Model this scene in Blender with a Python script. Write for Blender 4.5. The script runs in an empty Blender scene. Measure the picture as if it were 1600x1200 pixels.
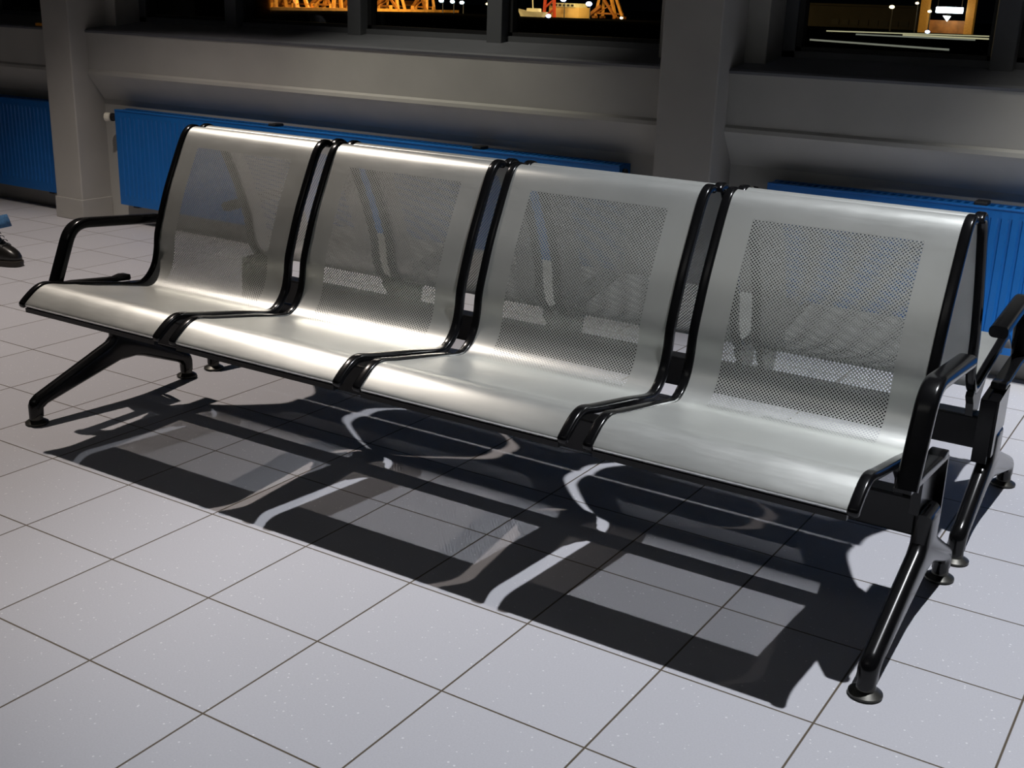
import bpy, bmesh, math, random
from mathutils import Vector, Matrix
random.seed(7)
S = bpy.context.scene
COL = S.collection
PI = math.pi

# ------------------------------------------------------------------ helpers
def link_mesh(name, bm, mat=None, parent=None, smooth=False, angle=None):
    me = bpy.data.meshes.new(name)
    bmesh.ops.recalc_face_normals(bm, faces=bm.faces)
    bm.to_mesh(me); bm.free()
    if mat: me.materials.append(mat)
    if smooth or angle is not None:
        for p in me.polygons: p.use_smooth = True
    o = bpy.data.objects.new(name, me); COL.objects.link(o)
    if angle is not None:
        try: me.set_sharp_from_angle(angle=angle)
        except Exception: pass
    if parent: o.parent = parent
    return o

def thing(name, label, cat, loc=(0, 0, 0), rz=0.0, group=None):
    o = bpy.data.objects.new(name, None); COL.objects.link(o)
    o.location = loc; o.rotation_euler = (0, 0, rz); o.empty_display_size = 0.1
    tag(o, label, cat, group); return o

def tag(o, label, cat, group=None):
    o['label'] = label; o['category'] = cat
    if group: o['group'] = group
    return o

def struct(name, bm, mat, label=None, parent=None, **k):
    o = link_mesh(name, bm, mat, parent, **k)
    if not parent:
        o['kind'] = 'structure'
        if label: o['label'] = label
    return o

def copy_tree(o, parent=None):
    c = o.copy(); COL.objects.link(c); c.parent = parent
    for ch in list(o.children): copy_tree(ch, c)
    return c

def box(bm, x0, x1, y0, y1, z0, z1, bev=0.0, seg=2):
    r = bmesh.ops.create_cube(bm, size=1.0)
    vs = r['verts']
    for v in vs:
        v.co = Vector(((x0 + x1) / 2 + v.co.x * (x1 - x0), (y0 + y1) / 2 + v.co.y * (y1 - y0), (z0 + z1) / 2 + v.co.z * (z1 - z0)))
    if bev > 0:
        es = list({e for v in vs for e in v.link_edges})
        bmesh.ops.bevel(bm, geom=es, offset=bev, segments=seg, affect='EDGES', profile=0.5)

def prism(bm, poly, x0, x1, bev=0.0, seg=2):
    """polygon in (y,z) extruded along x"""
    a = [bm.verts.new((x0, y, z)) for y, z in poly]
    b = [bm.verts.new((x1, y, z)) for y, z in poly]
    n = len(poly); fs = [bm.faces.new(a), bm.faces.new(b[::-1])]
    for i in range(n):
        j = (i + 1) % n; fs.append(bm.faces.new((a[i], b[i], b[j], a[j])))
    if bev > 0:
        es = list(set(fs[0].edges) | set(fs[1].edges))
        bmesh.ops.bevel(bm, geom=es, offset=bev, segments=seg, affect='EDGES', profile=0.5)

def lens_prism(bm, poly, x, rings):
    """(y,z) outline with a cushioned, lens-like cross-section across x"""
    P = [Vector(p) for p in poly]; n = len(P)
    area = sum(P[i].x * P[(i + 1) % n].y - P[(i + 1) % n].x * P[i].y for i in range(n)); sg = 1 if area > 0 else -1
    def inset(d):
        out = []
        for i in range(n):
            a, b, c = P[i - 1], P[i], P[(i + 1) % n]
            u, v = (b - a).normalized(), (c - b).normalized()
            n1, n2 = Vector((-u.y, u.x)) * sg, Vector((-v.y, v.x)) * sg
            m = (n1 + n2); m = m / max(m.length_squared, .6) * 2
            out.append(b + m * d)
        return out
    R = []
    for dx, d in rings:
        R.append([bm.verts.new((x + dx, p.x, p.y)) for p in inset(d)])
    for a, b in zip(R, R[1:]):
        for k in range(n): bm.faces.new((a[k], a[(k + 1) % n], b[(k + 1) % n], b[k]))
    bm.faces.new(R[0][::-1]); bm.faces.new(R[-1])

def lathe(bm, prof, n=24, M=Matrix()):
    rings = []
    for r, z in prof:
        rings.append([bm.verts.new(M @ Vector((r * math.cos(2 * PI * k / n), r * math.sin(2 * PI * k / n), z))) for k in range(n)])
    for a, b in zip(rings, rings[1:]):
        for k in range(n):
            bm.faces.new((a[k], a[(k + 1) % n], b[(k + 1) % n], b[k]))
    bm.faces.new(rings[0][::-1]); bm.faces.new(rings[-1])

def tube(bm, pts, r, n=10):
    pts = [Vector(p) for p in pts]; rings = []
    for i, p in enumerate(pts):
        t = (pts[min(i + 1, len(pts) - 1)] - pts[max(i - 1, 0)]).normalized()
        u = t.cross(Vector((0, 0, 1)))
        if u.length < 1e-3: u = t.cross(Vector((0, 1, 0)))
        u.normalize(); w = u.cross(t)
        rr = r[i] if isinstance(r, (list, tuple)) else r
        rings.append([bm.verts.new(p + (u * math.cos(2 * PI * k / n) + w * math.sin(2 * PI * k / n)) * rr) for k in range(n)])
    for a, b in zip(rings, rings[1:]):
        for k in range(n): bm.faces.new((a[k], a[(k + 1) % n], b[(k + 1) % n], b[k]))
    bm.faces.new(rings[0][::-1]); bm.faces.new(rings[-1])

def bar(bm, p, q, w=0.05, h=None):
    """square bar between two points"""
    h = h or w; p, q = Vector(p), Vector(q); t = (q - p).normalized()
    u = t.cross(Vector((0, 0, 1)))
    if u.length < 1e-3: u = Vector((1, 0, 0))
    u.normalize(); v = u.cross(t)
    a = [bm.verts.new(p + u * sx * w / 2 + v * sy * h / 2) for sx, sy in ((-1, -1), (1, -1), (1, 1), (-1, 1))]
    b = [bm.verts.new(q + u * sx * w / 2 + v * sy * h / 2) for sx, sy in ((-1, -1), (1, -1), (1, 1), (-1, 1))]
    bm.faces.new(a[::-1]); bm.faces.new(b)
    for k in range(4): bm.faces.new((a[k], a[(k + 1) % 4], b[(k + 1) % 4], b[k]))

def catmull(P, n):
    P = [Vector(p) for p in P]; Q = [2 * P[0] - P[1]] + P + [2 * P[-1] - P[-2]]; out = []
    for i in range(1, len(Q) - 2):
        for k in range(n):
            t = k / n; a, b, c, d = Q[i - 1], Q[i], Q[i + 1], Q[i + 2]
            out.append(0.5 * ((2 * b) + (c - a) * t + (2 * a - 5 * b + 4 * c - d) * t * t + (3 * b - a - 3 * c + d) * t ** 3))
    out.append(P[-1]); return out

def round_path(P, rad, n=6):
    """polyline in 2D with its inner corners rounded"""
    P = [Vector(p) for p in P]; out = [P[0]]
    for i in range(1, len(P) - 1):
        a, b, c = P[i - 1], P[i], P[i + 1]; r = rad[i - 1] if isinstance(rad, (list, tuple)) else rad
        p = b + (a - b).normalized() * min(r, (a - b).length * .49); q = b + (c - b).normalized() * min(r, (c - b).length * .49)
        for k in range(n + 1):
            t = k / n; out.append(p * (1 - t) ** 2 + b * 2 * t * (1 - t) + q * t * t)
    out.append(P[-1]); return out

def sweep_yz(bm, path, x0, x1, d0, d1, rnd=0.004, seg=3, taper=None):
    """rounded-rectangle section (x0..x1 by d0..d1 along the path normal) swept along a (y,z) path"""
    sec = []
    for cx, cd, a0 in ((x1 - rnd, d1 - rnd, 0), (x0 + rnd, d1 - rnd, PI / 2), (x0 + rnd, d0 + rnd, PI), (x1 - rnd, d0 + rnd, 1.5 * PI)):
        for k in range(seg + 1):
            a = a0 + PI / 2 * k / seg; sec.append((cx + rnd * math.cos(a), cd + rnd * math.sin(a)))
    rings = []; N = len(path)
    for i, p in enumerate(path):
        t = (path[min(i + 1, N - 1)] - path[max(i - 1, 0)]).normalized()
        nrm = Vector((-t.y, t.x))            # left of the direction of travel
        rings.append([bm.verts.new((x, p.x + nrm.x * d, p.y + nrm.y * d)) for x, d in sec])
    m = len(sec)
    for a, b in zip(rings, rings[1:]):
        for k in range(m): bm.faces.new((a[k], a[(k + 1) % m], b[(k + 1) % m], b[k]))
    bm.faces.new(rings[0][::-1]); bm.faces.new(rings[-1])

# ------------------------------------------------------------------ materials
def new_mat(name):
    m = bpy.data.materials.new(name); m.use_nodes = True
    nt = m.node_tree; b = nt.nodes.get('Principled BSDF'); return m, nt, b

def plain(name, col, rough=0.5, metal=0.0, noise=0.0, scale=8.0, emit=None, es=0.0, bump=0.0, spec=0.5):
    m, nt, b = new_mat(name)
    b.inputs['Roughness'].default_value = rough; b.inputs['Metallic'].default_value = metal
    b.inputs['Specular IOR Level'].default_value = spec
    b.inputs['Base Color'].default_value = (*col, 1)
    if noise or bump:
        tc = nt.nodes.new('ShaderNodeTexCoord'); nz = nt.nodes.new('ShaderNodeTexNoise')
        nz.inputs['Scale'].default_value = scale; nz.inputs['Detail'].default_value = 6
        nt.links.new(tc.outputs['Object'], nz.inputs['Vector'])
        if noise:
            mr = nt.nodes.new('ShaderNodeMapRange')
            mr.inputs['From Min'].default_value = .3; mr.inputs['From Max'].default_value = .7
            mr.inputs['To Min'].default_value = 1 - noise; mr.inputs['To Max'].default_value = 1 + noise
            mx = nt.nodes.new('ShaderNodeMix'); mx.data_type = 'RGBA'; mx.blend_type = 'MULTIPLY'; mx.inputs[0].default_value = 1
            mx.inputs[6].default_value = (*col, 1)
            nt.links.new(nz.outputs['Fac'], mr.inputs['Value']); nt.links.new(mr.outputs[0], mx.inputs[7])
            nt.links.new(mx.outputs[2], b.inputs['Base Color'])
        if bump:
            bp = nt.nodes.new('ShaderNodeBump'); bp.inputs['Strength'].default_value = bump; bp.inputs['Distance'].default_value = .002
            nt.links.new(nz.outputs['Fac'], bp.inputs['Height']); nt.links.new(bp.outputs[0], b.inputs['Normal'])
    if emit:
        b.inputs['Emission Color'].default_value = (*emit, 1); b.inputs['Emission Strength'].default_value = es
    return m

def math_node(nt, op, a, b=None, c=None):
    n = nt.nodes.new('ShaderNodeMath'); n.operation = op
    for i, v in enumerate((a, b, c)):
        if v is None: continue
        if isinstance(v, (int, float)): n.inputs[i].default_value = v
        else: nt.links.new(v, n.inputs[i])
    return n.outputs[0]

TILE = 0.3; GX = -0.0447; GY = -0.129
def floor_material():
    m, nt, b = new_mat('speckled_floor_tile'); L = nt.links
    tc = nt.nodes.new('ShaderNodeTexCoord'); sp = nt.nodes.new('ShaderNodeSeparateXYZ'); L.new(tc.outputs['Object'], sp.inputs[0])
    tx = math_node(nt, 'DIVIDE', math_node(nt, 'SUBTRACT', sp.outputs[0], GX), TILE)
    ty = math_node(nt, 'DIVIDE', math_node(nt, 'SUBTRACT', sp.outputs[1], GY), TILE)
    def edge(t):
        f = math_node(nt, 'FRACT', t); return math_node(nt, 'MULTIPLY', math_node(nt, 'MINIMUM', f, math_node(nt, 'SUBTRACT', 1.0, f)), TILE)
    d = math_node(nt, 'MINIMUM', edge(tx), edge(ty))
    mr = nt.nodes.new('ShaderNodeMapRange'); mr.inputs['From Min'].default_value = .0014; mr.inputs['From Max'].default_value = .0026
    L.new(d, mr.inputs['Value'])
    # one random tone per tile
    cb = nt.nodes.new('ShaderNodeCombineXYZ'); L.new(math_node(nt, 'FLOOR', tx), cb.inputs[0]); L.new(math_node(nt, 'FLOOR', ty), cb.inputs[1])
    wn = nt.nodes.new('ShaderNodeTexWhiteNoise'); wn.noise_dimensions = '3D'; L.new(cb.outputs[0], wn.inputs['Vector'])
    tone = math_node(nt, 'MULTIPLY_ADD', wn.outputs['Value'], .05, .975)
    nz = nt.nodes.new('ShaderNodeTexNoise'); nz.inputs['Scale'].default_value = 260; nz.inputs['Detail'].default_value = 2; L.new(tc.outputs['Object'], nz.inputs['Vector'])
    tone = math_node(nt, 'MULTIPLY', tone, math_node(nt, 'MULTIPLY_ADD', nz.outputs['Fac'], .16, .92))
    # pale flecks
    vo = nt.nodes.new('ShaderNodeTexVoronoi'); vo.inputs['Scale'].default_value = 90; L.new(tc.outputs['Object'], vo.inputs['Vector'])
    wn2 = nt.nodes.new('ShaderNodeTexWhiteNoise'); L.new(vo.outputs['Position'], wn2.inputs['Vector'])
    rad = math_node(nt, 'MULTIPLY', math_node(nt, 'GREATER_THAN', wn2.outputs['Value'], .6), math_node(nt, 'MULTIPLY_ADD', wn2.outputs['Value'], .42, -.21))
    fl = math_node(nt, 'LESS_THAN', vo.outputs['Distance'], rad)
    base = nt.nodes.new('ShaderNodeMix'); base.data_type = 'RGBA'; base.inputs[6].default_value = (.55, .55, .585, 1); base.inputs[7].default_value = (.86, .86, .88, 1)
    L.new(math_node(nt, 'MULTIPLY', fl, .75), base.inputs[0])
    mul = nt.nodes.new('ShaderNodeMix'); mul.data_type = 'RGBA'; mul.blend_type = 'MULTIPLY'; mul.inputs[0].default_value = 1
    L.new(base.outputs[2], mul.inputs[6]); L.new(tone, mul.inputs[7])
    fin = nt.nodes.new('ShaderNodeMix'); fin.data_type = 'RGBA'; fin.inputs[6].default_value = (.105, .082, .055, 1)
    L.new(mr.outputs[0], fin.inputs[0]); L.new(mul.outputs[2], fin.inputs[7]); L.new(fin.outputs[2], b.inputs['Base Color'])
    b.inputs['Roughness'].default_value = .55; b.inputs['Specular IOR Level'].default_value = .3
    bp = nt.nodes.new('ShaderNodeBump'); bp.inputs['Strength'].default_value = .5; bp.inputs['Distance'].default_value = .001
    L.new(mr.outputs[0], bp.inputs['Height']); L.new(bp.outputs[0], b.inputs['Normal'])
    return m

def seat_material(v0, v1):
    """brushed silver sheet, punched with a staggered grid of round holes (UV in metres)"""
    m, nt, b = new_mat('perforated_silver_sheet'); L = nt.links
    uv = nt.nodes.new('ShaderNodeUVMap'); uv.uv_map = 'UVMap'
    sp = nt.nodes.new('ShaderNodeSeparateXYZ'); L.new(uv.outputs[0], sp.inputs[0])
    px, py, r, uh = .0085, .0086, .00206, .190
    # sheet thickness: a slanted ray must clear both rims of the same hole
    geo = nt.nodes.new('ShaderNodeNewGeometry')
    def to_obj(sock):
        v = nt.nodes.new('ShaderNodeVectorTransform'); v.vector_type = 'VECTOR'; v.convert_from = 'WORLD'; v.convert_to = 'OBJECT'; L.new(sock, v.inputs[0]); return v.outputs[0]
    def vm(op, a, c):
        v = nt.nodes.new('ShaderNodeVectorMath'); v.operation = op
        for i, q in enumerate((a, c)):
            if isinstance(q, tuple): v.inputs[i].default_value = q
            else: L.new(q, v.inputs[i])
        return v
    I = to_obj(geo.outputs['Incoming']); N = to_obj(geo.outputs['Normal'])
    cosn = math_node(nt, 'MAXIMUM', math_node(nt, 'ABSOLUTE', vm('DOT_PRODUCT', I, N).outputs['Value']), .02)
    V = vm('CROSS_PRODUCT', N, (1.0, 0.0, 0.0)).outputs[0]
    ou = math_node(nt, 'DIVIDE', math_node(nt, 'MULTIPLY', vm('DOT_PRODUCT', I, (1.0, 0.0, 0.0)).outputs['Value'], .0013), cosn)
    ov = math_node(nt, 'DIVIDE', math_node(nt, 'MULTIPLY', vm('DOT_PRODUCT', I, V).outputs['Value'], .0013), cosn)
    def dist(off):
        a = math_node(nt, 'MULTIPLY', math_node(nt, 'SUBTRACT', math_node(nt, 'FRACT', math_node(nt, 'ADD', math_node(nt, 'DIVIDE', sp.outputs[0], px), off + 100)), .5), px)
        c = math_node(nt, 'MULTIPLY', math_node(nt, 'SUBTRACT', math_node(nt, 'FRACT', math_node(nt, 'ADD', math_node(nt, 'DIVIDE', sp.outputs[1], py), off)), .5), py)
        def ln(p, q): return math_node(nt, 'SQRT', math_node(nt, 'ADD', math_node(nt, 'MULTIPLY', p, p), math_node(nt, 'MULTIPLY', q, q)))
        h = lambda p, q, s: math_node(nt, 'MULTIPLY_ADD', q, s, p)
        return math_node(nt, 'MAXIMUM', ln(h(a, ou, .5), h(c, ov, .5)), ln(h(a, ou, -.5), h(c, ov, -.5)))
    hole = math_node(nt, 'LESS_THAN', math_node(nt, 'MINIMUM', dist(0), dist(.5)), r)
    inu = math_node(nt, 'LESS_THAN', math_node(nt, 'ABSOLUTE', sp.outputs[0]), uh)
    inv = math_node(nt, 'MULTIPLY', math_node(nt, 'GREATER_THAN', sp.outputs[1], v0), math_node(nt, 'LESS_THAN', sp.outputs[1], v1))
    hole = math_node(nt, 'MULTIPLY', hole, math_node(nt, 'MULTIPLY', inu, inv))
    tr = nt.nodes.new('ShaderNodeBsdfTransparent'); mx = nt.nodes.new('ShaderNodeMixShader')
    out = nt.nodes.get('Material Output')
    L.new(hole, mx.inputs[0]); L.new(b.outputs[0], mx.inputs[1]); L.new(tr.outputs[0], mx.inputs[2]); L.new(mx.outputs[0], out.inputs['Surface'])
    # faint brushing and wear
    tc = nt.nodes.new('ShaderNodeTexCoord'); mp = nt.nodes.new('ShaderNodeMapping'); mp.inputs['Scale'].default_value = (6, 40, 40)
    L.new(tc.outputs['Object'], mp.inputs[0]); nz = nt.nodes.new('ShaderNodeTexNoise'); nz.inputs['Scale'].default_value = 3; nz.inputs['Detail'].default_value = 8
    L.new(mp.outputs[0], nz.inputs['Vector'])
    nz2 = nt.nodes.new('ShaderNodeTexNoise'); nz2.inputs['Scale'].default_value = 7; nz2.inputs['Detail'].default_value = 5; L.new(tc.outputs['Object'], nz2.inputs['Vector'])
    L.new(math_node(nt, 'ADD', math_node(nt, 'MULTIPLY_ADD', nz.outputs['Fac'], .10, SEAT_ROUGH - .09), math_node(nt, 'MULTIPLY', nz2.outputs['Fac'], .08)), b.inputs['Roughness'])
    cr = nt.nodes.new('ShaderNodeMix'); cr.data_type = 'RGBA'; cr.inputs[6].default_value = (.80, .82, .78, 1); cr.inputs[7].default_value = (.92, .94, .90, 1)
    L.new(nz2.outputs['Fac'], cr.inputs[0]); L.new(cr.outputs[2], b.inputs['Base Color'])
    b.inputs['Metallic'].default_value = SEAT_METAL
    return m

def glass_material():
    m, nt, b = new_mat('dark_window_glass'); L = nt.links; nt.nodes.remove(b)
    tr = nt.nodes.new('ShaderNodeBsdfTransparent'); tr.inputs[0].default_value = (.85, .9, .9, 1)
    gl = nt.nodes.new('ShaderNodeBsdfGlossy'); gl.inputs['Roughness'].default_value = .02
    fr = nt.nodes.new('ShaderNodeFresnel'); fr.inputs[0].default_value = 1.45
    mx = nt.nodes.new('ShaderNodeMixShader'); L.new(fr.outputs[0], mx.inputs[0]); L.new(tr.outputs[0], mx.inputs[1]); L.new(gl.outputs[0], mx.inputs[2])
    L.new(mx.outputs[0], nt.nodes.get('Material Output').inputs['Surface']); return m

SEAT_ROUGH = .37; SEAT_METAL = .78
M = {}
M['floor'] = floor_material()
M['wall'] = plain('grey_painted_plaster', (.40, .395, .37), .75, noise=.05, scale=5)
M['column'] = plain('grey_column_paint', (.39, .38, .355), .7, noise=.05, scale=5)
M['sill'] = plain('dark_grey_sill', (.11, .115, .13), .55, noise=.06)
M['soffit'] = plain('soffit_paint', (.27, .265, .26), .8, noise=.05)
M['frame'] = plain('dark_grey_window_frame', (.10, .105, .115), .45, noise=.04)
M['gasket'] = plain('black_gasket', (.006, .006, .007), .6)
M['glass'] = glass_material()
M['ceiling'] = plain('ceiling_paint', (.25, .25, .25), .9, noise=.04)
M['black'] = plain('gloss_black_enamel', (.005, .005, .0055), .2, noise=.2, scale=30, spec=.35)
M['black_matte'] = plain('satin_black_steel', (.008, .008, .009), .35, spec=.4, noise=.2, scale=30)
M['steel'] = plain('dull_steel_edge', (.38, .38, .37), .4, .9, noise=.1, scale=30)
M['foot'] = plain('glide_foot_metal', (.07, .068, .06), .4, .7, noise=.1, scale=40)
M['blue'] = plain('blue_radiator_enamel', (.004, .125, .43), .42, noise=.06, scale=6)
M['valve'] = plain('white_valve_plastic', (.75, .72, .62), .5, noise=.03)
M['dark'] = plain('dark_plastic', (.012, .012, .013), .5, noise=.1)
M['orange_patch'] = plain('orange_light_patch', (.75, .30, .02), .5, noise=.15, scale=20)  # orange light on the sill, put into a flat colour
M['jeans'] = plain('blue_denim', (.035, .085, .20), .85, noise=.35, scale=60, bump=.4)
M['hem'] = plain('pale_denim_hem', (.05, .15, .30), .85, noise=.3, scale=60, bump=.4)
M['leather'] = plain('black_boot_leather', (.012, .011, .010), .32, noise=.3, scale=40)
M['sole'] = plain('brown_boot_welt', (.018, .014, .008), .55, noise=.2, scale=40)
M['jacket'] = plain('dark_jacket_cloth', (.03, .032, .04), .8, noise=.25, scale=50, bump=.3)
M['skin'] = plain('skin_tone', (.52, .32, .23), .5, noise=.05)
M['hair'] = plain('brown_hair', (.05, .032, .02), .5, noise=.3, scale=80, bump=.5)
M['asphalt'] = plain('dark_asphalt', (.002, .002, .0022), 1.0, noise=.3, scale=.5, spec=0)
M['crane'] = plain('amber_crane_paint', (.75, .36, .07), .6, noise=.3, scale=1.5)
M['crane_dark'] = plain('rust_crane_paint', (.40, .15, .03), .6, noise=.3, scale=1.5)
M['tan'] = plain('tan_building_cladding', (.62, .42, .17), .7, noise=.1, scale=1)
M['pale'] = plain('pale_fascia', (.55, .55, .42), .7, noise=.2, scale=3)
M['red'] = plain('red_mast_paint', (.5, .05, .02), .6, noise=.2, scale=2)
M['white'] = plain('white_boat_paint', (.8, .8, .75), .5, noise=.05)
M['hall'] = plain('dark_hall_cladding', (.022, .019, .014), .8, noise=.2, scale=.6)
M['pole'] = plain('lamp_post_steel', (.05, .05, .05), .5, .5, noise=.1)
M['bulb_white'] = plain('cool_white_lamp', (.9, .95, 1), .4, emit=(.75, .95, 1.0), es=9, noise=.01)
M['bulb_blue'] = plain('blue_white_lamp', (.8, .8, 1), .4, emit=(.5, .6, 1.0), es=9, noise=.01)
M['bulb_warm'] = plain('warm_lamp', (1, .8, .5), .4, emit=(1, .72, .38), es=6, noise=.01)
M['sign_light'] = plain('lit_sign_face', (.95, .95, 1), .4, emit=(.85, .92, 1.0), es=9, noise=.01)
M['amber_glow'] = plain('amber_pillar_glow', (.5, .24, .04), .6, emit=(.8, .33, .04), es=.12, noise=.2)  # weak glow put into the pillar and roof paint, as if lamplit
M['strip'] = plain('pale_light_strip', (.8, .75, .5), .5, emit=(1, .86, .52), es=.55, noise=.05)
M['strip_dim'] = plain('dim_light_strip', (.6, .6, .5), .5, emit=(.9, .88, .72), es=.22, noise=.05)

# ------------------------------------------------------------------ setting
bm = bmesh.new(); box(bm, -9, 6, -5, 2.06, -.1, 0); struct('floor', bm, M['floor'], 'grey speckled square floor tiles with thin brown joints')
bm = bmesh.new(); box(bm, -9, 6, -5, 2.45, 3.5, 3.6); struct('ceiling', bm, M['ceiling'], 'plain grey ceiling')

COLX = [(-7.47, -7.24), (-3.885, -3.670), (-.312, -.076), (3.28, 3.50)]
# back wall of the radiator niche, one flat wall behind radiators
bm = bmesh.new(); box(bm, -9, 6, 2.03, 2.10, -.1, .66); struct('wall_back', bm, M['wall'], 'grey wall under the windows behind the blue radiators')
# parapet beams between the columns: flat front, rounded lower lip, sloped soffit, sloped sill on top
bays = [(-9, COLX[0][0]), (COLX[0][1], COLX[1][0]), (COLX[1][1], COLX[2][0]), (COLX[2][1], COLX[3][0]), (COLX[3][1], 6)]
for i, (a, b) in enumerate(bays):
    bm = bmesh.new()
    prism(bm, [(1.945, .795), (1.936, .785), (1.934, .770), (1.942, .757), (2.03, .640), (2.45, .640), (2.45, .985), (1.94, .985)], a - .01, b + .01)
    o = struct('trim_%d' % (i + 1), bm, M['wall'], 'grey parapet band under the window sill')
    bm = bmesh.new(); prism(bm, [(1.936, .980), (1.934, .990), (1.942, .997), (2.31, 1.05), (2.31, .98)], a - .008, b + .008)
    o2 = struct('sill', bm, M['sill'], parent=o); o2.name = 'window_sill'
for i, (a, b) in enumerate(COLX):
    bm = bmesh.new(); box(bm, a, b, 1.837, 2.32, 0, 3.5, .006)
    o = struct('trim_%d' % (i + 6), bm, M['column'], 'square grey column between the windows')
    bm = bmesh.new(); box(bm, a - .006, b + .006, 1.831, 2.03, 0, .115, .003)
    struct('skirting', bm, M['column'], parent=o)
    bm = bmesh.new(); box(bm, a - .12, b + .085, 2.07, 2.32, 1.0, 3.5, .004)
    struct('window_reveal', bm, M['column'], parent=o)
# windows
def window(idx, x0, x1, mull):
    bm = bmesh.new()
    box(bm, x0, x1, 2.23, 2.31, 1.02, 1.062)
    box(bm, x0, x1, 2.23, 2.31, 3.3, 3.5)
    for xx in (x0, x1 - .05): box(bm, xx, xx + .05, 2.23, 2.31, 1.02, 3.5)
    for xm in mull: box(bm, xm, xm + .078, 2.185, 2.31, 1.0, 3.5, .004)
    w = struct('window_%d' % idx, bm, M['frame'], 'dark grey window frame with upright posts, night outside')
    xs = [x0 + .05] + [v for m_ in mull for v in (m_, m_ + .078)] + [x1 - .05]
    for k in range(0, len(xs), 2):
        bm = bmesh.new(); a, b = xs[k], xs[k + 1]
        for (u0, u1, w0, w1) in ((a, a + .022, 1.062, 3.3), (b - .022, b, 1.062, 3.3), (a, b, 1.062, 1.078)):
            box(bm, u0, u1, 2.24, 2.285, w0, w1)
        g = link_mesh('gasket', bm, M['gasket'], w)
        bm = bmesh.new(); box(bm, a + .004, b - .004, 2.272, 2.278, 1.06, 3.31); link_mesh('pane', bm, M['glass'], w)
window(1, -7.2, -4.0, [-6.45, -5.65, -4.85])
window(2, -3.585, -.43, [-2.905, -2.105, -1.320])
window(3, .01, 3.2, [.778, 1.58, 2.38])
# orange strip added for a patch of orange light on the far left sill
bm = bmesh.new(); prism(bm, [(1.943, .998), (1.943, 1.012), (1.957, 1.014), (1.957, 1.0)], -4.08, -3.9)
o = struct('trim_10', bm, M['orange_patch'], 'short orange strip for a patch of orange light on the left window sill beside the column')  # no real trim: added strip standing in for a patch of orange light

# ------------------------------------------------------------------ radiators
def radiator(x0, x1, label, caps):
    t = thing('radiator', label, 'radiator', (x0, 2.03, 0), group=None)
    W = x1 - x0; yf, yb, z0, z1 = -.10, -.005, .105, .602
    bm = bmesh.new()
    # front plate with pressed vertical grooves
    n = max(2, int((W - .06) / .0333)); p = (W - .06) / n
    cols = [(0, 0), (.03, 0)]
    for k in range(n):
        a = .03 + k * p
        cols += [(a + p * .30, 0), (a + p * .42, .006), (a + p * .62, .006), (a + p * .74, 0)]
    cols += [(W - .03, 0), (W, 0)]
    zs = [(z0, 0), (z0 + .045, 0), (z0 + .06, 1), (z1 - .05, 1), (z1 - .035, 0), (z1 - .006, 0)]
    V = [[bm.verts.new((x, yf + d * s, z)) for x, d in cols] for z, s in zs]
    for r in range(len(zs) - 1):
        for c in range(len(cols) - 1): bm.faces.new((V[r][c], V[r][c + 1], V[r + 1][c + 1], V[r + 1][c]))
    back = [bm.verts.new((x, yf + .014, z)) for x, z in ((0, z0), (W, z0), (W, z1 - .006), (0, z1 - .006))]
    bm.faces.new(back)
    fp = link_mesh('front_panel', bm, M['blue'], t, angle=.6)
    # back plate and convector core
    bm = bmesh.new(); box(bm, .006, W - .006, yb - .012, yb, z0, z1 - .01); link_mesh('back_panel', bm, M['blue'], t)
    # top grille with slots
    bm = bmesh.new(); ns = max(2, int(W / .028)); q = (W - .04) / ns
    box(bm, 0, W, yf - .003, yf + .022, z1 - .007, z1, .002); box(bm, 0, W, yb - .022, yb, z1 - .007, z1)
    for k in range(ns + 1):
        xx = .012 + k * q; box(bm, xx, xx + q * .42, yf + .021, yb - .021, z1 - .006, z1 - .001)
    link_mesh('top_grille', bm, M['blue'], t)
    bm = bmesh.new(); box(bm, .004, W - .004, yf + .03, yb - .03, z0 + .03, z1 - .03); link_mesh('convector_core', bm, M['dark'], t)
    for xx in (0, W - .004):
        bm = bmesh.new(); box(bm, xx, xx + .004, yf + .001, yb, z0, z1 - .003); link_mesh('side_panel', bm, M['blue'], t)
    for xx in [.09, W / 2, W - .09]:
        bm = bmesh.new(); box(bm, xx - .018, xx + .018, yf + .02, -.002, z0 - .014, z0 + .01, .003); link_mesh('wall_mount', bm, M['dark'], t)
    for xx in caps:
        bm = bmesh.new(); box(bm, xx - .022, xx + .022, yf + .012, yb - .02, z1 - .004, z1 + .012, .004); link_mesh('top_clip', bm, M['dark'], t)
    # thermostat valve at the left end
    Mx = Matrix.Translation((-.012, yf + .03, .556)) @ Matrix.Rotation(math.radians(-90), 4, 'Y')
    bm = bmesh.new()
    lathe(bm, [(.010, -.012), (.010, .01), (.016, .012), (.016, .035), (.021, .037), (.021, .062)], 20, Mx)
    v = link_mesh('thermostat_valve', bm, M['dark'], t, angle=.7)
    bm = bmesh.new(); M2 = Matrix.Translation((-.060, yf + .024, .556)) @ Matrix.Rotation(math.radians(30), 4, 'Z') @ Matrix.Rotation(math.radians(-90), 4, 'Y')
    lathe(bm, [(.017, 0), (.0225, .004), (.0235, .02), (.0225, .030), (.018, .034), (.004, .0345)], 24, M2)
    k = link_mesh('valve_knob', bm, M['valve'], v, angle=.7)
    bm = bmesh.new(); tube(bm, [(-.03, yf + .05, .556), (-.03, yb - .01, .55), (-.03, -.002, .55)], .008); link_mesh('valve_pipe', bm, M['steel'], v, smooth=True)
    # end plug at the right end
    bm = bmesh.new(); lathe(bm, [(.010, 0), (.012, .003), (.012, .016), (.008, .02)], 14, Matrix.Translation((W - .002, yf + .035, .575)) @ Matrix.Rotation(math.radians(90), 4, 'Y'))
    link_mesh('end_plug', bm, M['dark'], t, angle=.7)
    return t
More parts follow.
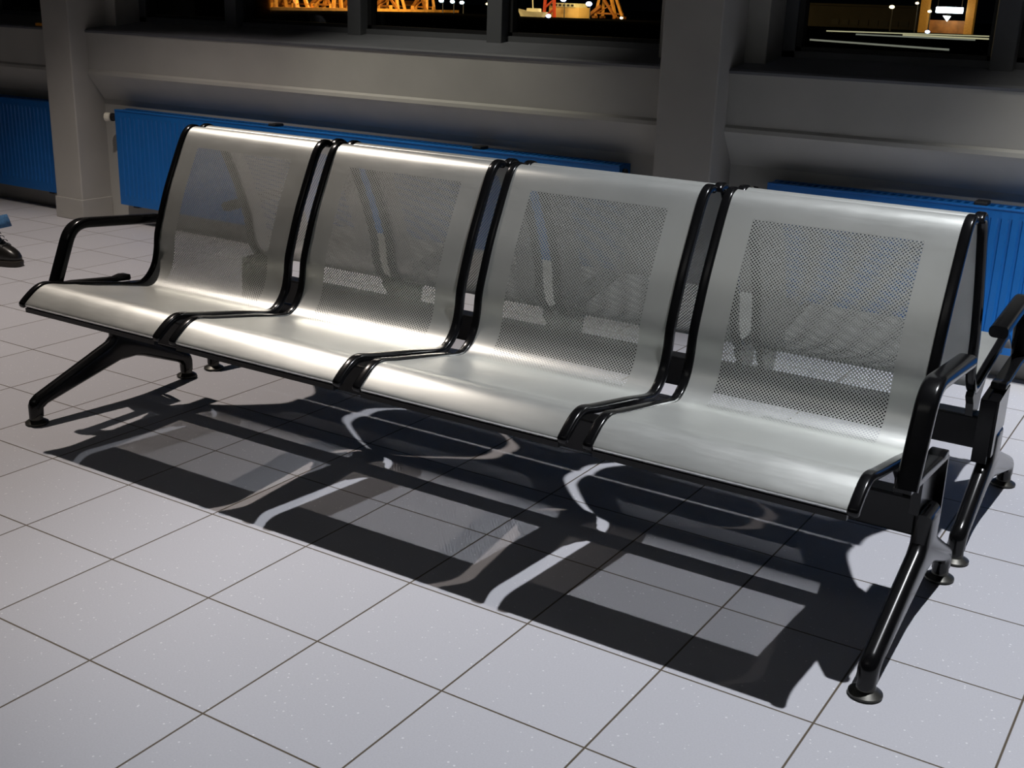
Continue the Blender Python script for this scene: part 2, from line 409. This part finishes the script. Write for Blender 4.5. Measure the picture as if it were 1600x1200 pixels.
radiator(-6.95, -3.995, 'ribbed blue radiator at the far left, left of the square column', [.6, 2.2])
radiator(-3.475, -.500, 'long blue radiator between the two columns behind the bench, with white valve knob', [1.10, 2.28])
radiator(.115, 3.1, 'bright blue ribbed radiator at the far right, behind the benches', [.75, 1.9])

# ------------------------------------------------------------------ bench
KEY = [(-.322, .362), (-.331, .372), (-.326, .381), (-.294, .405), (-.268, .4165), (-.243, .4170), (-.20, .408), (-.12, .394), (-.04, .380), (.02, .368), (.065, .3605), (.092, .366), (.116, .384),
       (.135, .412), (.146, .45), (.153, .50), (.173, .56), (.20, .630), (.232, .697), (.262, .757), (.281, .789), (.297, .804), (.316, .8105), (.334, .806), (.341, .795)]
PATH = catmull(KEY, 5)
ARC = [0.0]
for a, b in zip(PATH, PATH[1:]): ARC.append(ARC[-1] + (b - a).length)
def arc_at(fn):
    for p, s in zip(PATH, ARC):
        if fn(p): return s
V0 = arc_at(lambda p: p.x > -.209); V1 = arc_at(lambda p: p.y > .748)
M['seat'] = seat_material(V0, V1)

HW = .2555
def panel_mesh():
    bm = bmesh.new(); uv = bm.loops.layers.uv.new('UVMap')
    xs = [-HW, -.19, -.1, 0, .1, .19, HW]
    V = [[bm.verts.new((x, p.x, p.y)) for x in xs] for p in PATH]
    for i in range(len(PATH) - 1):
        for j in range(len(xs) - 1):
            f = bm.faces.new((V[i][j], V[i][j + 1], V[i + 1][j + 1], V[i + 1][j]))
            for lp, (ii, jj) in zip(f.loops, ((i, j), (i, j + 1), (i + 1, j + 1), (i + 1, j))):
                lp[uv].uv = (xs[jj], ARC[ii])
    return bm

def smooth_all(bm): return bm

RAILPATH = [p for p in PATH[3:-3:2]]
def make_bench(label, group):
    B = thing('waiting_bench', label, 'bench')
    # load beam
    bm = bmesh.new(); box(bm, -1.19, 1.19, .012, .068, .206, .288, .005)
    link_mesh('support_beam', bm, M['black_matte'], B)
    # seats
    seat0 = None
    for k, cx in enumerate((-.885, -.295, .295, .885)):
        if seat0 is None:
            pan = link_mesh('seat_shell', panel_mesh(), M['seat'], B, smooth=True)
            pan.location = (cx, 0, 0)
            bm = bmesh.new(); sweep_yz(bm, PATH[2:9], -HW, HW, -.004, -.0015, .0008, 1); box(bm, -HW, HW, -.330, -.318, .353, .365)
            link_mesh('front_lip', bm, M['black_matte'], pan, angle=.6)
            for s in (-1, 1):
                bm = bmesh.new(); x0, x1 = sorted((s * (HW - .001), s * (HW + .0215)))
                sweep_yz(bm, RAILPATH, x0, x1, -.013, .0055, .0055, 3)
                link_mesh('side_rail', bm, M['black'], pan, angle=.9)
            seat0 = pan
        else:
            c = copy_tree(seat0, B); c.location = (cx, 0, 0)
    # brackets that carry each seat rail on the beam
    for cx in (-.885, -.295, .295, .885):
        for s in (-1, 1):
            gx = cx + s * (HW + .009)
            bm = bmesh.new(); prism(bm, [(-.03, .366), (.03, .352), (.075, .345), (.10, .356), (.106, .345), (.085, .322), (.074, .288), (.008, .288), (-.002, .325), (-.028, .350)], gx - .009, gx + .009)
            link_mesh('seat_bracket', bm, M['black_matte'], B)
    # end frames: leg pair, arm bracket, armrest
    LEG = [(-.304, .018), (-.304, .058), (-.297, .074), (-.278, .088), (-.02, .188), (-.006, .20), (-.004, .262), (.086, .262), (.088, .20), (.10, .188), (.262, .100), (.288, .088), (.302, .072), (.306, .056),
           (.306, .018), (.266, .018), (.265, .046), (.255, .056), (.11, .112), (.08, .120), (.02, .120), (-.02, .110), (-.250, .052), (-.262, .044), (-.264, .018)]
    for s in (-1, 1):
        X = s * 1.205
        bm = bmesh.new(); lens_prism(bm, LEG, X, [(-.0195, .0165), (-.018, .011), (-.0135, .005), (-.007, .001), (0, 0), (.007, .001), (.0135, .005), (.018, .011), (.0195, .0165)])
        lg = link_mesh('leg_frame', bm, M['black'], B, angle=.6)
        for fy in (-.284, .286):
            bm = bmesh.new()
            lathe(bm, [(.030, 0), (.0325, .003), (.032, .007), (.024, .012), (.0185, .015), (.0175, .03)], 28, Matrix.Translation((X, fy, 0)))
            link_mesh('foot_pad', bm, M['foot'], lg, angle=.6)
        # arm bracket: sloped top flange and a downward back flange
        bm = bmesh.new()
        xa, xb = sorted((s * 1.180, s * 1.214))
        prism(bm, [(-.185, .378), (.128, .352), (.128, .346), (-.185, .371)], xa, xb)
        prism(bm, [(.121, .352), (.128, .352), (.134, .196), (.126, .196)], xa, xb)
        prism(bm, [(-.004, .258), (-.004, .362), (.118, .350), (.120, .21), (.086, .21), (.086, .258)], X - .022 - .006 * s, X - .002 - .006 * s)
        link_mesh('arm_bracket', bm, M['black'], B, angle=.5)
        # armrest
        bm = bmesh.new()
        path = round_path([(.190, .548), (-.085, .566), (-.190, .396), (-.190, .392)], [.055, .01], 8)
        path = round_path([(.200, .546), (-.118, .572), (-.198, .384)], [.06], 9)
        sweep_yz(bm, path, X - .021, X + .021, -.003, .025, .011, 4)
        ar = link_mesh('armrest', bm, M['black'], B, angle=.8)
        bm = bmesh.new()
        sweep_yz(bm, [Vector(p) for p in ((-.185, .385), (-.12, .384), (.02, .370), (.035, .3695), (.07, .3665))], X - .018, X + .018, -.002, .010, .004, 2)
        prism(bm, [(.02, .378), (.052, .384), (.072, .382), (.074, .368), (.02, .372)], X - .018, X + .018, .003)
        link_mesh('arm_base', bm, M['black'], ar, angle=.6)
    return B

front = make_bench('front row of four silver perforated seats with black frame, facing the viewer', None)
rear = copy_tree(front)
rear['label'] = 'rear bench of silver seats backing onto the front row, facing the radiators'
rear.location = (.008, .6837, 0); rear.rotation_euler = (0, 0, PI)

# ------------------------------------------------------------------ person at the far left (only a boot and a trouser leg reach into the frame)
def skin_mesh(name, joints, edges, mat, parent=None, sub=2, root=0):
    me = bpy.data.meshes.new(name); me.from_pydata([j[0] for j in joints], edges, [])
    o = bpy.data.objects.new(name, me); COL.objects.link(o)
    sm = o.modifiers.new('skin', 'SKIN'); sm.use_smooth_shade = True
    for i, j in enumerate(joints):
        r = j[1]; me.skin_vertices[0].data[i].radius = (r, r) if not isinstance(r, tuple) else r
        me.skin_vertices[0].data[i].use_root = (i == root)
    sb = o.modifiers.new('sub', 'SUBSURF'); sb.levels = sub; sb.render_levels = sub
    dg = bpy.context.evaluated_depsgraph_get(); dg.update()
    m2 = bpy.data.meshes.new_from_object(o.evaluated_get(dg))
    o.modifiers.clear(); o.data = m2; o.name = name
    m2.materials.clear(); m2.materials.append(mat)
    for p in m2.polygons: p.use_smooth = True
    if parent: o.parent = parent
    return o

def boot(parent, loc, yaw, pitch=0):
    rings = [(.000, -.082, .205, .044), (.004, -.086, .212, .048), (.026, -.086, .214, .049), (.028, -.082, .209, .045), (.045, -.083, .207, .046), (.062, -.082, .196, .044), (.078, -.080, .172, .041),
             (.094, -.078, .132, .039), (.112, -.076, .098, .038), (.132, -.074, .076, .038), (.155, -.073, .064, .040), (.175, -.074, .060, .041), (.185, -.072, .056, .039)]
    n = 28
    def build(rs):
        bm = bmesh.new(); R = []
        for z, a, b, w in rs:
            ring = []
            for k in range(n):
                t = 2 * PI * k / n; c, s = math.cos(t), math.sin(t)
                ex = math.copysign(abs(c) ** .75, c); ey = math.copysign(abs(s) ** .75, s)
                x = (a + b) / 2 + (b - a) / 2 * ex
                waist = 1 - .16 * math.exp(-((x - .03) / .045) ** 2)
                heel = .80 if x < -.02 else (.80 + .20 * min(1, (x + .02) / .12))
                ring.append(bm.verts.new((x, w * ey * waist * (heel if z < .1 else 1), z)))
            R.append(ring)
        for p, q in zip(R, R[1:]):
            for k in range(n): bm.faces.new((p[k], p[(k + 1) % n], q[(k + 1) % n], q[k]))
        bm.faces.new(R[0][::-1]); bm.faces.new(R[-1]); return bm
    b = link_mesh('boot', build(rings[3:]), M['leather'], parent, smooth=True)
    s = link_mesh('boot_sole', build(rings[:4]), M['sole'], b, angle=.7)
    bm = bmesh.new()
    for k in range(5):
        x = .135 - k * .017; z = .094 + k * .0155
        tube(bm, [(x, -.026, z - .006), (x + .006, -.012, z + .004), (x + .007, 0, z + .007), (x + .006, .012, z + .004), (x, .026, z - .006)], .0019, 6)
    link_mesh('boot_laces', bm, M['dark'], b, smooth=True)
    b.location = loc; b.rotation_euler = (0, pitch, yaw); return b

PX, PY, YAW = -3.178, .905, math.radians(10)
pl = Vector((PX, PY, 0)); fd = Vector((math.cos(YAW), math.sin(YAW), 0)); sd = Vector((fd.y, -fd.x, 0))
def W(f, s, z): return tuple(pl + fd * f + sd * s + Vector((0, 0, z)))
# joints: planted right leg in front, left leg trailing, pelvis behind
pel = (-.30, .09)
J = [(W(-.30, .09, .96), .115), (W(-.295, .09, 1.10), .115), (W(-.285, .09, 1.26), .135), (W(-.28, .09, 1.40), .12), (W(-.27, .09, 1.50), .055), (W(-.255, .09, 1.56), .055), (W(-.245, .09, 1.645), (.085, .098)), (W(-.245, .09, 1.74), .075),
     (W(-.28, -.01, .90), .085), (W(-.10, -.01, .50), .058), (W(-.0, .0, .12), .036),
     (W(-.33, .19, .90), .085), (W(-.43, .19, .50), .058), (W(-.70, .19, .16), .036),
     (W(-.28, -.09, 1.44), .055), (W(-.36, -.13, 1.16), .042), (W(-.25, -.14, .94), .030), (W(-.225, -.14, .87), (.030, .018)),
     (W(-.28, .27, 1.44), .055), (W(-.34, .31, 1.16), .042), (W(-.25, .32, .94), .030), (W(-.225, .32, .87), (.030, .018))]
E_ = [(0, 1), (1, 2), (2, 3), (3, 4), (4, 5), (5, 6), (6, 7), (0, 8), (8, 9), (9, 10), (0, 11), (11, 12), (12, 13), (3, 14), (14, 15), (15, 16), (16, 17), (3, 18), (18, 19), (19, 20), (20, 21)]
def fingers(wi, base, d, u, up):
    global J, E_
    d, u, up = Vector(d).normalized(), Vector(u).normalized(), Vector(up).normalized()
    for k, ln in enumerate((.070, .080, .075, .060)):
        p0 = Vector(base) + u * (k - 1.5) * .019 + d * .012
        i = len(J)
        J += [(tuple(p0), .0095), (tuple(p0 + d * ln * .5 + up * .006), .0088), (tuple(p0 + d * ln * .95 + up * .028), .0075)]
        E_ += [(wi, i), (i, i + 1), (i + 1, i + 2)]
    i = len(J); p0 = Vector(base) - u * .034 - d * .03
    J += [(tuple(p0), .011), (tuple(p0 - u * .012 + d * .035 + up * .012), .0088)]; E_ += [(wi - 1, i), (i, i + 1)]
fingers(17, W(-.225, -.14, .87), (fd * .3 + Vector((0, 0, -1))), fd, sd)
fingers(21, W(-.225, .32, .87), (fd * .3 + Vector((0, 0, -1))), fd, -sd)
person = skin_mesh('person', J, E_, M['skin'])
tag(person, 'person at the left edge in blue jeans and a black lace-up boot', 'person')
# face details belong to the body's head: nose, ears and eyes
hd = Vector(W(-.245, .09, 1.65))
for nm, p, sc in (('nose', hd + fd * .096 + Vector((0, 0, -.005)), (.016, .012, .02)), ('ear', hd + sd * .082, (.014, .008, .028)), ('ear', hd - sd * .082, (.014, .008, .028)), ('mouth', hd + fd * .085 + Vector((0, 0, -.052)), (.010, .024, .006)),
                  ('eye', hd + fd * .083 + sd * .031 + Vector((0, 0, .02)), (.011, .011, .011)), ('eye', hd + fd * .083 - sd * .031 + Vector((0, 0, .02)), (.011, .011, .011))):
    bm = bmesh.new(); bmesh.ops.create_uvsphere(bm, u_segments=12, v_segments=8, radius=1, matrix=Matrix.Translation(p) @ Matrix.Rotation(YAW, 4, 'Z') @ Matrix.Diagonal((*sc, 1)))
    link_mesh(nm, bm, M['dark'] if nm == 'eye' else M['skin'], person, smooth=True)
bm = bmesh.new(); bmesh.ops.create_uvsphere(bm, u_segments=24, v_segments=16, radius=1, matrix=Matrix.Translation(hd - fd * .02 + Vector((0, 0, .045))) @ Matrix.Rotation(YAW, 4, 'Z') @ Matrix.Diagonal((.104, .094, .092, 1)))
link_mesh('hair', bm, M['hair'], person, smooth=True)
jj = [(W(-.30, .09, 1.02), .14), (W(-.30, .09, .93), .14), (W(-.275, -.015, .86), .105), (W(-.075, -.01, .50), .078), (W(.035, -.0, .20), .084),
      (W(-.33, .195, .86), .105), (W(-.43, .19, .50), .078), (W(-.655, .19, .24), .066)]
tr = skin_mesh('jeans', jj, [(0, 1), (1, 2), (2, 3), (3, 4), (1, 5), (5, 6), (6, 7)], M['jeans'], person)
bm = bmesh.new(); tube(bm, [W(.036, 0, .205), W(.042, 0, .18), W(.048, 0, .152)], [.087, .091, .094], 20); link_mesh('rolled_hem', bm, M['hem'], tr, smooth=True)
bm = bmesh.new(); tube(bm, [W(-.655, .19, .26), W(-.68, .19, .21), W(-.695, .19, .18)], [.066, .072, .074], 20); link_mesh('rolled_hem', bm, M['hem'], tr, smooth=True)
jk = [(W(-.30, .09, .90), .158), (W(-.295, .09, 1.12), .14), (W(-.285, .09, 1.28), .155), (W(-.28, .09, 1.41), .14), (W(-.27, .09, 1.48), .075),
      (W(-.28, -.10, 1.43), .075), (W(-.36, -.135, 1.16), .060), (W(-.27, -.14, .97), .046), (W(-.28, .28, 1.43), .075), (W(-.34, .315, 1.16), .060), (W(-.27, .322, .97), .046)]
skin_mesh('jacket', jk, [(0, 1), (1, 2), (2, 3), (3, 4), (3, 5), (5, 6), (6, 7), (3, 8), (8, 9), (9, 10)], M['jacket'], person)
boot(person, W(0, 0, 0), YAW)
boot(person, W(-.715, .19, .075), YAW, math.radians(28))

# ------------------------------------------------------------------ outside, across the dark apron
GZ = -.5
bm = bmesh.new(); box(bm, -400, 200, 2.6, 400, GZ - .2, GZ); struct('ground', bm, M['asphalt'], 'dark ground outside at night')
CX, CY = 1.634, -2.257
def far(d, D): return CX + d * D, CY + D

def crane(d, D, h, lean, label, mat, wide=2.6):
    x, y = far(d, D); t = thing('dock_crane', label, 'crane', (x, y, GZ), rz=random.uniform(-.2, .2), group=None)
    for sx in (-1, 1):
        for sy in (-1, 1):
            bm = bmesh.new(); bar(bm, (sx * wide / 2, sy * .8, 0), (sx * wide * .22 + lean, sy * .4, h * .62), .34); link_mesh('leg', bm, mat, t)
            bm = bmesh.new(); box(bm, sx * wide / 2 - .28, sx * wide / 2 + .28, sy * .8 - .3, sy * .8 + .3, 0, .32, .04); link_mesh('bogie', bm, M['crane_dark'], t)
    bm = bmesh.new(); bar(bm, (-wide * .5, -.75, .62), (wide * .5, -.75, .62), .2); bar(bm, (-wide * .5, .75, .62), (wide * .5, .75, .62), .2)
    bar(bm, (-wide * .45, -.75, .62), (wide * .36, -.62, 1.9), .13); bar(bm, (wide * .6, -1.2, .1), (-wide * .1, -.9, 2.4), .26); bar(bm, (-wide * .7, -1.1, .3), (-wide * .2, -1.0, 1.5), .4); link_mesh('tie_beam', bm, M['crane_dark'], t)
    bm = bmesh.new(); box(bm, lean - .8, lean + .8, -.7, .7, h * .62, h * .62 + 1.5, .08); link_mesh('cabin', bm, mat, t)
    bm = bmesh.new(); bar(bm, (lean, 0, h * .62 + 1.2), (lean + h * .5, 0, h * 1.25), .3)
    for k in range(5): bar(bm, (lean + h * .1 * k, 0, h * .62 + 1.2 + h * .1 * k * .9), (lean + h * .1 * k + .5, .2, h * .62 + 1.0 + h * .1 * k * .9), .1)
    link_mesh('boom', bm, mat, t)
    return t
crane(-.948, 100, 5, .5, 'leftmost amber floodlit crane, in the second window pane', M['crane'], 3.0)
crane(-.912, 106, 5.4, -.6, 'second amber crane from the left, taller and closest to its neighbour', M['crane'], 2.2)
crane(-.868, 112, 5, .8, 'amber crane just left of the middle window post', M['crane'], 2.8)
crane(-.826, 120, 5.4, .9, 'amber crane just right of the middle window post', M['crane'], 2.4)
crane(-.782, 126, 5.5, 0, 'bright A-frame amber crane in the third window pane', M['crane'], 3.2)
crane(-.740, 132, 5.6, .2, 'narrow amber tower crane beside the white dock lamps', M['crane'], 2.0)
crane(-.530, 140, 5.4, -.5, 'amber gantry crane at the right end of the fourth window pane', M['crane'], 3.4)
# low quay walls that the cranes stand behind
def quay(d0, D0, d1, D1, label):
    bm = bmesh.new(); a, b = Vector((*far(d0, D0), 0)), Vector((*far(d1, D1), 0))
    bar(bm, (a.x, a.y, GZ + .16), (b.x, b.y, GZ + .16), .5, .32)
    for k in range(4):
        p = a.lerp(b, (k * .9 + .5) / 4.3); box(bm, p.x - .12, p.x + .12, p.y - .2, p.y + .2, GZ + .3, GZ + .75, .03)
    tag(link_mesh('quay_wall', bm, M['crane'], None), label, 'wall')
quay(-.965, 94, -.835, 114, 'low amber lit quay wall below the cranes, left of the middle post')
quay(-.832, 115, -.70, 138, 'low amber lit quay wall below the cranes, right of the middle post')

def shed(d, D, w, h, label, mat):
    x, y = far(d, D); t = thing('dock_shed', label, 'building', (x, y, GZ), rz=.5)
    bm = bmesh.new(); box(bm, -w / 2, w / 2, -1, 1, 0, h, .02); link_mesh('wall', bm, mat, t)
    bm = bmesh.new(); prism(bm, [(-1.1, h), (0, h + .5), (1.1, h)], -w / 2 - .1, w / 2 + .1); link_mesh('roof', bm, M['crane_dark'], t)
    bm = bmesh.new(); box(bm, -.35, .35, -1.04, -.98, .05, h * .75); link_mesh('door', bm, M['gasket'], t)
shed(-.934, 112, 1.8, .9, 'small amber dock shed between the two leftmost cranes', M['crane_dark'])
shed(-.890, 118, 1.2, 1.5, 'tall narrow amber dock shed in the second window pane', M['crane'])
shed(-.848, 127, 1.6, .8, 'low amber dock shed beside the middle window post', M['crane'])
shed(-.800, 136, 1.5, 1.0, 'amber dock shed left of the bright A-frame crane', M['crane_dark'])
shed(-.760, 144, 1.0, .8, 'small dock shed right of the bright A-frame crane', M['crane_dark'])

# tan quayside building and its red mast
x, y = far(-.572, 133); t = thing('harbour_building', 'low tan quayside building with a pale fascia, beside a red mast', 'building', (x, y, GZ))
bm = bmesh.new(); box(bm, -2.1, 2.1, -1.5, 1.5, 0, 1.25, .03); link_mesh('wall', bm, M['tan'], t)
bm = bmesh.new(); box(bm, -2.0, 1.7, -1.6, 1.4, 1.25, 1.72, .02); link_mesh('fascia', bm, M['pale'], t)
for k in range(6):
    bm = bmesh.new(); box(bm, -1.8 + k * .58, -1.45 + k * .58, -1.63, -1.58, 1.35, 1.6); link_mesh('window', bm, M['gasket'], t)
x, y = far(-.594, 131); t = thing('lattice_mast', 'red lattice mast left of the tan quayside building', 'mast', (x, y, GZ))
for sx in (-1, 1):
    bm = bmesh.new(); bar(bm, (sx * .75, 0, 0), (sx * .35, 0, 7), .3); link_mesh('upright', bm, M['red'], t)
bm = bmesh.new()
for k in range(6): bar(bm, (-.7 + .06 * k, 0, k * 1.1), (.68 - .06 * k, 0, k * 1.1 + 1.0), .2)
link_mesh('bracing', bm, M['red'], t)
x, y = far(-.613, 128); t = thing('boat', 'small white boat moored left of the red mast', 'boat', (x, y, GZ))
bm = bmesh.new()
hull = [(-2.2, 0, .95), (-1.2, .7, .7), (.6, .8, .6), (1.9, .6, .6)]
top = [bm.verts.new((a, -b_, c)) for a, b_, c in hull] + [bm.verts.new((a, b_, c)) for a, b_, c in hull[::-1]]
bot = [bm.verts.new((v.co.x * .8 + .1, v.co.y * .5, .0)) for v in top]
bm.faces.new(top); bm.faces.new(bot[::-1])
for k in range(8): bm.faces.new((top[k], bot[k], bot[(k + 1) % 8], top[(k + 1) % 8]))
link_mesh('hull', bm, M['white'], t)
bm = bmesh.new(); box(bm, -.6, 1.1, -.4, .4, .55, 1.0, .08); link_mesh('cabin', bm, M['white'], t)
bm = bmesh.new(); bar(bm, (.1, 0, .9), (-.2, 0, 4.2), .1); link_mesh('mast', bm, M['white'], t)

def lamp(d, D, z, r, mat, label, arm=.6):
    x, y = far(d, D); t = thing('lamp_post', label, 'lamp', (x, y, GZ), group=None)
    bm = bmesh.new(); tube(bm, [(0, .3, 0), (0, .3, z - GZ + .25)], [.07, .04], 8); bar(bm, (0, .3, z - GZ + .22), (0, -.05, z - GZ + .2), .06); link_mesh('post', bm, M['pole'], t)
    bm = bmesh.new(); bmesh.ops.create_uvsphere(bm, u_segments=14, v_segments=10, radius=1, matrix=Matrix.Translation((0, -.05, z - GZ)) @ Matrix.Diagonal((r * 1.25, r, r * .8, 1))); link_mesh('lamp_head', bm, mat, t, smooth=True)
lamp(-.7195, 130, 1.00, .27, M['bulb_white'], 'leftmost of three cool white dock lamps in a row')
lamp(-.7060, 130, .93, .25, M['bulb_white'], 'middle of three cool white dock lamps in a row')
lamp(-.6945, 130, .86, .25, M['bulb_white'], 'rightmost of three cool white dock lamps in a row')
lamp(-.6645, 130, .80, .16, M['bulb_warm'], 'small single lamp beside the third window post')
lamp(-.5515, 128, 1.22, .32, M['bulb_blue'], 'blue-white lamp right of the tan quayside building')
lamp(-.5790, 128, 1.62, .30, M['bulb_blue'], 'blue-white lamp above the tan quayside building')
lamp(-.5945, 124, -.28, .26, M['bulb_blue'], 'low blue-white lamp at the foot of the red mast')
lamp(-.5170, 136, -.30, .18, M['bulb_warm'], 'small warm lamp at the foot of the right gantry crane')
lamp(-.3465, 130, 2.02, .22, M['bulb_warm'], 'leftmost warm street lamp in the right window')
lamp(-.2735, 130, 1.95, .22, M['bulb_warm'], 'warm street lamp above the long dark hall')
lamp(-.2540, 130, 2.40, .15, M['bulb_warm'], 'highest small warm lamp, left of the lit sign')
lamp(-.2435, 128, 1.62, .16, M['bulb_warm'], 'small warm lamp touching the left of the lit sign')
lamp(-.2430, 120, -.26, .18, M['bulb_blue'], 'low blue-white lamp below the lit sign')
# long dark hall and filling-station canopy at the right
x, y = far(-.292, 150); t = thing('long_hall', 'long low dark hall beyond the road, behind the right window', 'building', (x, y, GZ))
bm = bmesh.new(); box(bm, -9, 6.6, -2, 2, 0, 2.5, .05); link_mesh('wall', bm, M['hall'], t)
bm = bmesh.new(); box(bm, -9.3, 6.9, -2.3, 2.3, 2.5, 2.75, .03); link_mesh('roof', bm, M['hall'], t)
for k in range(8):
    bm = bmesh.new(); box(bm, -3.8 + k * 1.2, -2.9 + k * 1.2, -2.05, -1.99, .3, .95); link_mesh('window', bm, M['gasket'], t)
x, y = far(-.2290, 132); t = thing('filling_station_canopy', 'lit canopy on amber pillars with a bright white sign', 'canopy', (x, y, GZ))
for px_ in (-2.4, 2.25):
    bm = bmesh.new(); box(bm, px_ - .42, px_ + .42, -.4, .4, 0, 4.2, .04); link_mesh('pillar', bm, M['amber_glow'], t)
bm = bmesh.new(); box(bm, -2.9, 2.8, -1.0, 1.4, 4.2, 4.9, .05); link_mesh('canopy_roof', bm, M['amber_glow'], t)
bm = bmesh.new(); box(bm, -1.15, 1.6, -.78, -.62, 2.02, 2.62, .08); link_mesh('sign_board', bm, M['sign_light'], t)
for hx in (-1.0, 1.4):
    bm = bmesh.new(); bar(bm, (hx, -.7, 2.62), (hx, -.6, 4.2), .06); link_mesh('hanger', bm, M['pole'], t)
bm = bmesh.new(); box(bm, -2.2, 2.1, .9, 1.0, 0, 1.3); link_mesh('kiosk_wall', bm, M['crane_dark'], t)
bm = bmesh.new()
vv = [bm.verts.new(p) for p in ((-.35, -.72, 1.75), (.45, -.72, 1.72), (.12, -.72, 1.2), (-.35, -.66, 1.75), (.45, -.66, 1.72), (.12, -.66, 1.2))]
bm.faces.new(vv[:3]); bm.faces.new(vv[3:][::-1])
for k in range(3): bm.faces.new((vv[k], vv[k + 3], vv[(k + 1) % 3 + 3], vv[(k + 1) % 3]))
link_mesh('arrow_sign', bm, M['sign_light'], t)
# glowing bars for the pale light streaks along the road outside
def strip(d0, D0, d1, D1, h, mat, label):
    a, b = far(d0, D0), far(d1, D1); bm = bmesh.new()
    bar(bm, (*a, GZ + h * .5), (*b, GZ + h * .5), .1, h)
    tag(link_mesh('light_streak', bm, mat), label, 'light', 'glowing lines along the road outside')
strip(-.325, 112, -.196, 121, .10, M['strip'], 'highest long pale glowing line across the dark road')
strip(-.262, 107, -.196, 105, .12, M['strip'], 'short pale glowing line second from the top, at the right post')
strip(-.300, 100, -.206, 98, .11, M['strip_dim'], 'pale glowing line third from the top over the dark road')
strip(-.338, 74, -.225, 66, .10, M['strip_dim'], 'lowest and nearest pale glowing line, just above the sill')

# ------------------------------------------------------------------ lights
def spot(name, loc, target, energy, col, angle, blend, r):
    l = bpy.data.lights.new(name, 'SPOT'); l.energy = energy; l.color = col; l.spot_size = math.radians(angle); l.spot_blend = blend; l.shadow_soft_size = r
    o = bpy.data.objects.new(name, l); COL.objects.link(o); o.location = loc
    o.rotation_euler = (Vector(target) - Vector(loc)).to_track_quat('-Z', 'Y').to_euler(); return o
def point(name, loc, energy, col, r):
    l = bpy.data.lights.new(name, 'POINT'); l.energy = energy; l.color = col; l.shadow_soft_size = r
    o = bpy.data.objects.new(name, l); COL.objects.link(o); o.location = loc; return o
a_ = spot('ceiling_lamp_cool', (1.70, .33, 3.4), (1.70, .22, 0), 435, (.93, .95, 1.0), 77, .5, .022); a_.scale = (1.12, 1, 1)
b_ = spot('ceiling_lamp_warm', (-2.45, .33, 3.4), (-2.45, .18, 0), 280, (1.0, .88, .79), 79, .5, .022); b_.scale = (1.33, 1, 1)
spot('wall_wash_centre', (-1.5, .9, 3.4), (-1.45, 1.94, .72), 150, (1.0, .95, .80), 41, 1.0, .05)
spot('wall_wash_side', (1.9, .9, 3.4), (1.95, 1.94, .72), 300, (1.0, .95, .82), 52, 1.0, .05)
la = bpy.data.lights.new('fill_light', 'AREA'); la.shape = 'RECTANGLE'; la.size = 3.0; la.size_y = .6; la.energy = 4; la.color = (1.0, .98, .92)  # unseen soft fill, added to brighten seats, wall and columns from the front
lo_ = bpy.data.objects.new('fill_light', la); COL.objects.link(lo_); lo_.location = (-.3, -3.6, 3.35); lo_.rotation_euler = (Vector((-.6, 1.2, .6)) - Vector((-.3, -3.6, 3.35))).to_track_quat('-Z', 'Y').to_euler()
for (d, D) in ((-.94, 96), (-.86, 108), (-.79, 119), (-.725, 126), (-.57, 124), (-.525, 132)):
    x, y = far(d, D); point('dock_floodlight', (x, y - 3, 4.2), 4200, (1.0, .62, .22), .3)
x, y = far(-.229, 128); point('canopy_glow', (x, y, 1.6), 420, (1.0, .7, .35), .3)

W_ = bpy.data.worlds.new('night'); S.world = W_; W_.use_nodes = True
W_.node_tree.nodes['Background'].inputs[0].default_value = (.25, .3, .45, 1); W_.node_tree.nodes['Background'].inputs[1].default_value = .0015

# ------------------------------------------------------------------ camera
cam = bpy.data.cameras.new('camera'); co = bpy.data.objects.new('camera', cam); COL.objects.link(co)
cam.sensor_width = 36; cam.lens = 1829.9 * 36 / 1600; cam.clip_end = 1000
R0 = Vector((0.8432956, 0.53646488, 0.03252559)); R1 = Vector((0.19275552, -0.24539996, -0.95006536)); R2 = Vector((-0.50169491, 0.80745545, -0.31035128))
mw = Matrix.Identity(4)
for i in range(3):
    mw[i][0] = R0[i]; mw[i][1] = -R1[i]; mw[i][2] = -R2[i]
mw.translation = Vector((1.63391547, -2.25674007, 1.20603304))
co.matrix_world = mw
S.camera = co
S.view_settings.view_transform = 'Standard'; S.view_settings.look = 'None'; S.view_settings.exposure = 0; S.view_settings.gamma = 1
S.cycles.caustics_reflective = False; S.cycles.max_bounces = 10; S.cycles.transparent_max_bounces = 24
